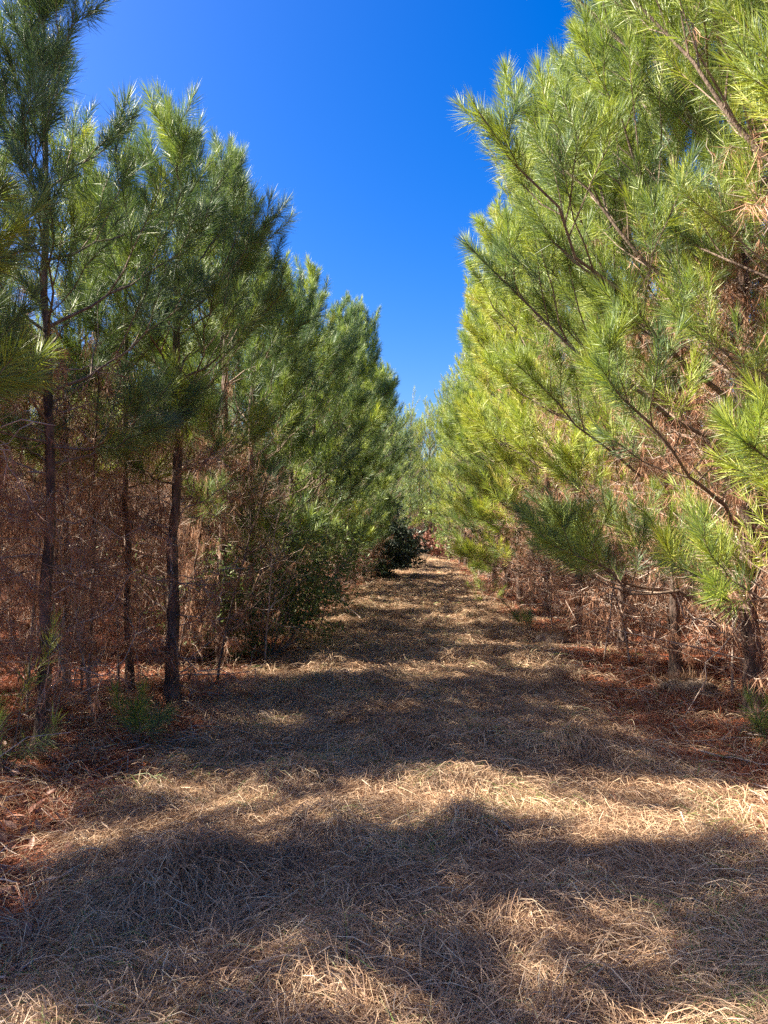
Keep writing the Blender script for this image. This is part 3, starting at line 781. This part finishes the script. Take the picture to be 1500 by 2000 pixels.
def thicket_proto(seed, H):
    r_ = rs(seed); gs = Geo(); gt = Geo(); K = 12; t = np.linspace(0, 1, K)
    P = np.stack([r_.normal() * 0.3 * t, r_.normal() * 0.3 * t, H * t - 0.05], -1)[None] + r_.normal(size=(1, K, 3)) * 0.03 * t[None, :, None]
    tubes(gs, P, (0.011 * np.linspace(1, 0.3, K))[None], 5, 0)
    n = 26; u = 0.08 + 0.9 * r_.rand(n); p, tg = sample_paths(P, u[None]); p, tg = p[0], tg[0]
    d = norm(tg * 0.6 + norm(r_.normal(size=(n, 3)) * np.array([1, 1, 0.4])) * 0.9)
    P2 = curve(p, d, 0.2 + 0.6 * r_.rand(n), 0 * u, 6, r_, 0.07)
    tubes(gt, P2, np.full((n, 6), 0.005) * np.linspace(1, 0.3, 6), 3, 0)
    uu = 0.2 + 0.8 * r_.rand(n, 6); p, tg = sample_paths(P2, uu); p, tg = p.reshape(-1, 3), tg.reshape(-1, 3)
    P3 = curve(p, norm(tg * .5 + r_.normal(size=p.shape) * 0.6), 0.08 + 0.22 * r_.rand(len(p)), 0.0 * p[:, 0], 4, r_, 0.06)
    tubes(gt, P3, np.full((len(p), 4), 0.0026) * np.linspace(1, 0.4, 4), 3, 0)
    m = len(p); q = np.repeat(P3[:, 2], 6, 0); N = len(q); q = q + r_.normal(size=(N, 3)) * 0.02
    d = norm(np.array([0, 0, -1.0]) + r_.normal(size=(N, 3)) * 0.4); k = (r_.rand(N) < 0.8) & (q[:, 2] > 0.2)
    ribbons(gt, q[k], d[k], 0.07 + 0.12 * r_.rand(k.sum()), np.full(k.sum(), 0.0045), np.zeros((k.sum(), 3)), 1, 1, None, r_)
    return gs.mesh('stem', [M_grey], True), gt.mesh('twig_spray', [M_grey, M_dead])
TPr = [thicket_proto(760 + k, 2.2 + 0.35 * k) for k in range(4)]
r_ = rs(88)
def thicket(n, x0, x1, y0, y1, label, group):
    for k in range(n):
        x = x0 + (x1 - x0) * r_.rand(); y = y0 + (y1 - y0) * r_.rand() ** 1.2
        if x < 0 and abs(y - 8.5 - 0.03 * (x + 3)) < 0.55: continue
        a, b = TPr[r_.randint(0, 4)]
        e = bpy.data.objects.new('dead_sapling', None); e.location = (x, y, gz(x, y)); e.rotation_euler = (r_.normal() * 0.06, r_.normal() * 0.06, r_.rand() * 6.28)
        s_ = 0.7 + 0.5 * r_.rand(); e.scale = (s_, s_, s_)
        link(e, label=label, category='dead sapling', group=group)
        link(bpy.data.objects.new('stem', a), e); link(bpy.data.objects.new('twig_spray', b), e)
thicket(80, -6.5, -2.7, 5.8, 22, 'thin dead brown sapling in the twiggy thicket between the left pines', 'dead saplings in the left thicket')
thicket(26, -3.4, -2.1, 8.0, 26, 'twiggy dead sapling crowding the left edge of the lane', 'dead saplings along the left lane edge')
thicket(50, 3.1, 7.0, 6.0, 20, 'thin dead brown sapling in the thicket behind the right edge pines', 'dead saplings in the right thicket')
r_ = rs(91)
def pole_proto(seed, H):
    r_ = rs(seed); gs = Geo(); gt = Geo(); K = 14; t = np.linspace(0, 1, K)
    P = np.stack([r_.normal() * 0.2 * t, r_.normal() * 0.2 * t, H * t - 0.05], -1)[None] + r_.normal(size=(1, K, 3)) * 0.02 * t[None, :, None]
    tubes(gs, P, (0.017 * np.linspace(1, 0.3, K))[None], 6, 0)
    n = 30; u = 0.1 + 0.88 * r_.rand(n); p, tg = sample_paths(P, u[None]); p, tg = p[0], tg[0]
    d = norm(tg * 0.3 + norm(r_.normal(size=(n, 3)) * np.array([1, 1, 0.5])) * 0.9)
    P2 = curve(p, d, 0.12 + 0.4 * r_.rand(n), -0.1 + 0 * u, 5, r_, 0.07)
    tubes(gt, P2, np.full((n, 5), 0.004) * np.linspace(1, 0.3, 5), 3, 0)
    q = np.repeat(sample_paths(P2, r_.rand(n, 5))[0].reshape(-1, 3), 7, 0); N = len(q); q = q + r_.normal(size=(N, 3)) * 0.025
    d = norm(np.array([0, 0, -1.0]) + r_.normal(size=(N, 3)) * 0.2)
    ribbons(gt, q, d, 0.12 + 0.16 * r_.rand(N), np.full(N, 0.0045), np.zeros((N, 3)), 1, 1, None, r_)
    return gs.mesh('stem', [M_bark], True), gt.mesh('twig_spray', [M_grey, M_dead])
PPr = [pole_proto(860 + k, 3.2 + 0.3 * k) for k in range(4)]
for side, n_, x0, x1, y0 in ((-1, 46, 2.45, 6.0, 6.0), (1, 26, 3.0, 6.0, 6.5)):
    for k in range(n_):
        x = side * (x0 + (x1 - x0) * r_.rand()); y = y0 + 14 * r_.rand() ** 1.2
        a, b = PPr[r_.randint(0, 4)]
        e = bpy.data.objects.new('slim_pine_pole', None); e.location = (x, y, gz(x, y)); e.rotation_euler = (r_.normal() * 0.04, r_.normal() * 0.04, r_.rand() * 6.28)
        nm = 'left' if side < 0 else 'right'
        link(e, label='slim dark upright dead stem hung with brown needles in the %s thicket' % nm, category='dead stem', group='slim dead stems in the %s thicket' % nm)
        link(bpy.data.objects.new('stem', a), e); link(bpy.data.objects.new('twig_spray', b), e)
r_ = rs(92)
thicket(16, 2.2, 3.2, 9.0, 26, 'twiggy dead sapling crowding the right edge of the lane', 'dead saplings along the right lane edge')

needles = needles_
def seedling(x, y, H, seed, label, n=6, Ln=0.16):
    r_ = rs(seed); gs = Geo(); gf = Geo()
    P, P2 = branchy(gs, r_, np.zeros(3), H, n, 1.0, 0.006, 0, n2=2, el=(25, 85))
    needles(gf, P, np.full(len(P), 0.6), 150, r_, 0.003, 2, Ln=Ln)
    e = bpy.data.objects.new('pine_seedling', None); e.location = (x, y, gz(x, y)); link(e, label=label, category='pine seedling', group='pine seedlings by the lane')
    link(bpy.data.objects.new('stem', gs.mesh('stem', [M_twig])), e)
    link(bpy.data.objects.new('foliage', gf.mesh('foliage', [M_needle])), e)
seedling(-2.05, 5.6, 0.38, 801, 'small dusky pine seedling on the shaded straw right of the nearest left trunk')
seedling(-2.75, 5.0, 0.95, 802, 'knee-high green pine seedling at the left frame edge', n=9)
seedling(2.62, 5.9, 0.30, 803, 'tiny bright pine seedling on the straw at the right frame edge')
seedling(1.75, 12.2, 0.55, 804, 'bright green pine seedling just behind the grey mound', n=5)
seedling(1.5, 16.5, 0.9, 805, 'lone pine seedling on a pale thin stem at the right lane edge', n=5)

def mound(x, y, rx, ry, h, seed, label):
    r_ = rs(seed); n = 36; m = 14
    th, ph = np.meshgrid(np.linspace(0, 2 * np.pi, n, endpoint=False), np.linspace(0, np.pi / 2, m))
    k = 1 + 0.16 * fbm(np.cos(th) * 2 + seed, np.sin(th) * 2 + ph * 2.5, seed, 4)
    V = np.stack([rx * np.cos(th) * np.cos(ph) ** 0.8 * k, ry * np.sin(th) * np.cos(ph) ** 0.8 * k, h * np.sin(ph) ** 0.8 * k - 0.04], -1)
    i = (np.arange(m - 1)[:, None] * n + np.arange(n)[None]).ravel(); j = (np.arange(m - 1)[:, None] * n + (np.arange(n)[None] + 1) % n).ravel()
    e = bpy.data.objects.new('ant_mound', None); e.location = (x, y, gz(x, y)); link(e, label=label, category='mound', group='grey mounds by the right edge')
    g = Geo(); g.add(V.reshape(-1, 3), np.stack([i, j, j + n, i + n], 1), None, 0)
    link(bpy.data.objects.new('body', g.mesh('body', [M_mound], True)), e)
    # dead grass grown through and over it
    N = 420; a = r_.rand(N) * 6.28; q = np.sqrt(r_.rand(N))
    b = np.stack([rx * q * np.cos(a), ry * q * np.sin(a), h * np.sqrt(np.maximum(1 - q * q, 0.02)) * 0.98 - 0.03], -1)
    g = Geo(); d = norm(np.stack([np.cos(a) * q, np.sin(a) * q, 0.5 + 0 * a], -1) + r_.normal(size=(N, 3)) * 0.35)
    ribbons(g, b, d, 0.07 + 0.1 * r_.rand(N), np.full(N, 0.006), np.tile([0, 0, -0.2], (N, 1)) * 0.5, 2, 0, 0.35 * r_.rand(N), r_)
    link(bpy.data.objects.new('grass_cover', g.mesh('grass_cover', [M_grass])), e)
M_mound = bark_mat('mound_soil', [(0.3, (0.12, 0.085, 0.06)), (0.7, (0.27, 0.20, 0.15))], scale=22, stretch=1, bump=1.0)
mound(1.93, 11.2, 0.27, 0.24, 0.24, 901, 'rounded grey mound on the lane edge near the orange straw')
mound(2.75, 8.0, 0.30, 0.24, 0.17, 902, 'low grey mound in shade at the foot of the right pines')

# a fallen pale limb and loose sticks
def stick(pts, r, label, mat=M_grey, twigs=5, seed=1):
    r_ = rs(seed); P = np.array(pts, float); 
    for q in P: q[2] += gz(q[0], q[1])
    t = np.linspace(0, len(P) - 1, 12); PP = np.stack([np.interp(t, np.arange(len(P)), P[:, k]) for k in range(3)], -1)[None]
    PP[:, 1:] += r_.normal(size=(1, 11, 3)) * 0.008
    o0 = PP[0, 0].copy(); g = Geo(); tubes(g, PP - o0, (r * np.linspace(1, 0.4, 12))[None], 6, 0)
    if twigs:
        p, tg = sample_paths(PP - o0, r_.rand(1, twigs) * 0.8 + 0.15); p, tg = p[0], tg[0]
        d2 = norm(tg * 0.6 + r_.normal(size=p.shape) * 0.5 + np.array([0, 0, 0.3]))
        tubes(g, curve(p, d2, 0.15 + 0.25 * r_.rand(twigs), 0 * p[:, 0], 5, r_, 0.04), np.full((twigs, 5), r * 0.45) * np.linspace(1, 0.4, 5), 4, 0)
    o = bpy.data.objects.new('fallen_stick', g.mesh('fallen_stick', [mat], True)); o.location = o0
    link(o, label=label, category='stick')
stick([(-1.85, 9.9, 0.03), (-1.6, 9.7, 0.22), (-1.42, 9.5, 0.30)], 0.012, 'short pale stick poking up from the straw under the bright green shrub', twigs=2, seed=3)
stick([(2.0, 5.6, 0.05), (2.3, 5.2, 0.05), (2.7, 4.8, 0.10)], 0.008, 'thin pale fallen twig lying on the red leaves at right', twigs=2, seed=4)
stick([(-1.0, 14.0, 0.03), (-1.4, 14.6, 0.3), (-1.7, 15.2, 0.55)], 0.014, 'dead branch end sticking out of the left edge halfway down', twigs=6, seed=5)
print('protos done')
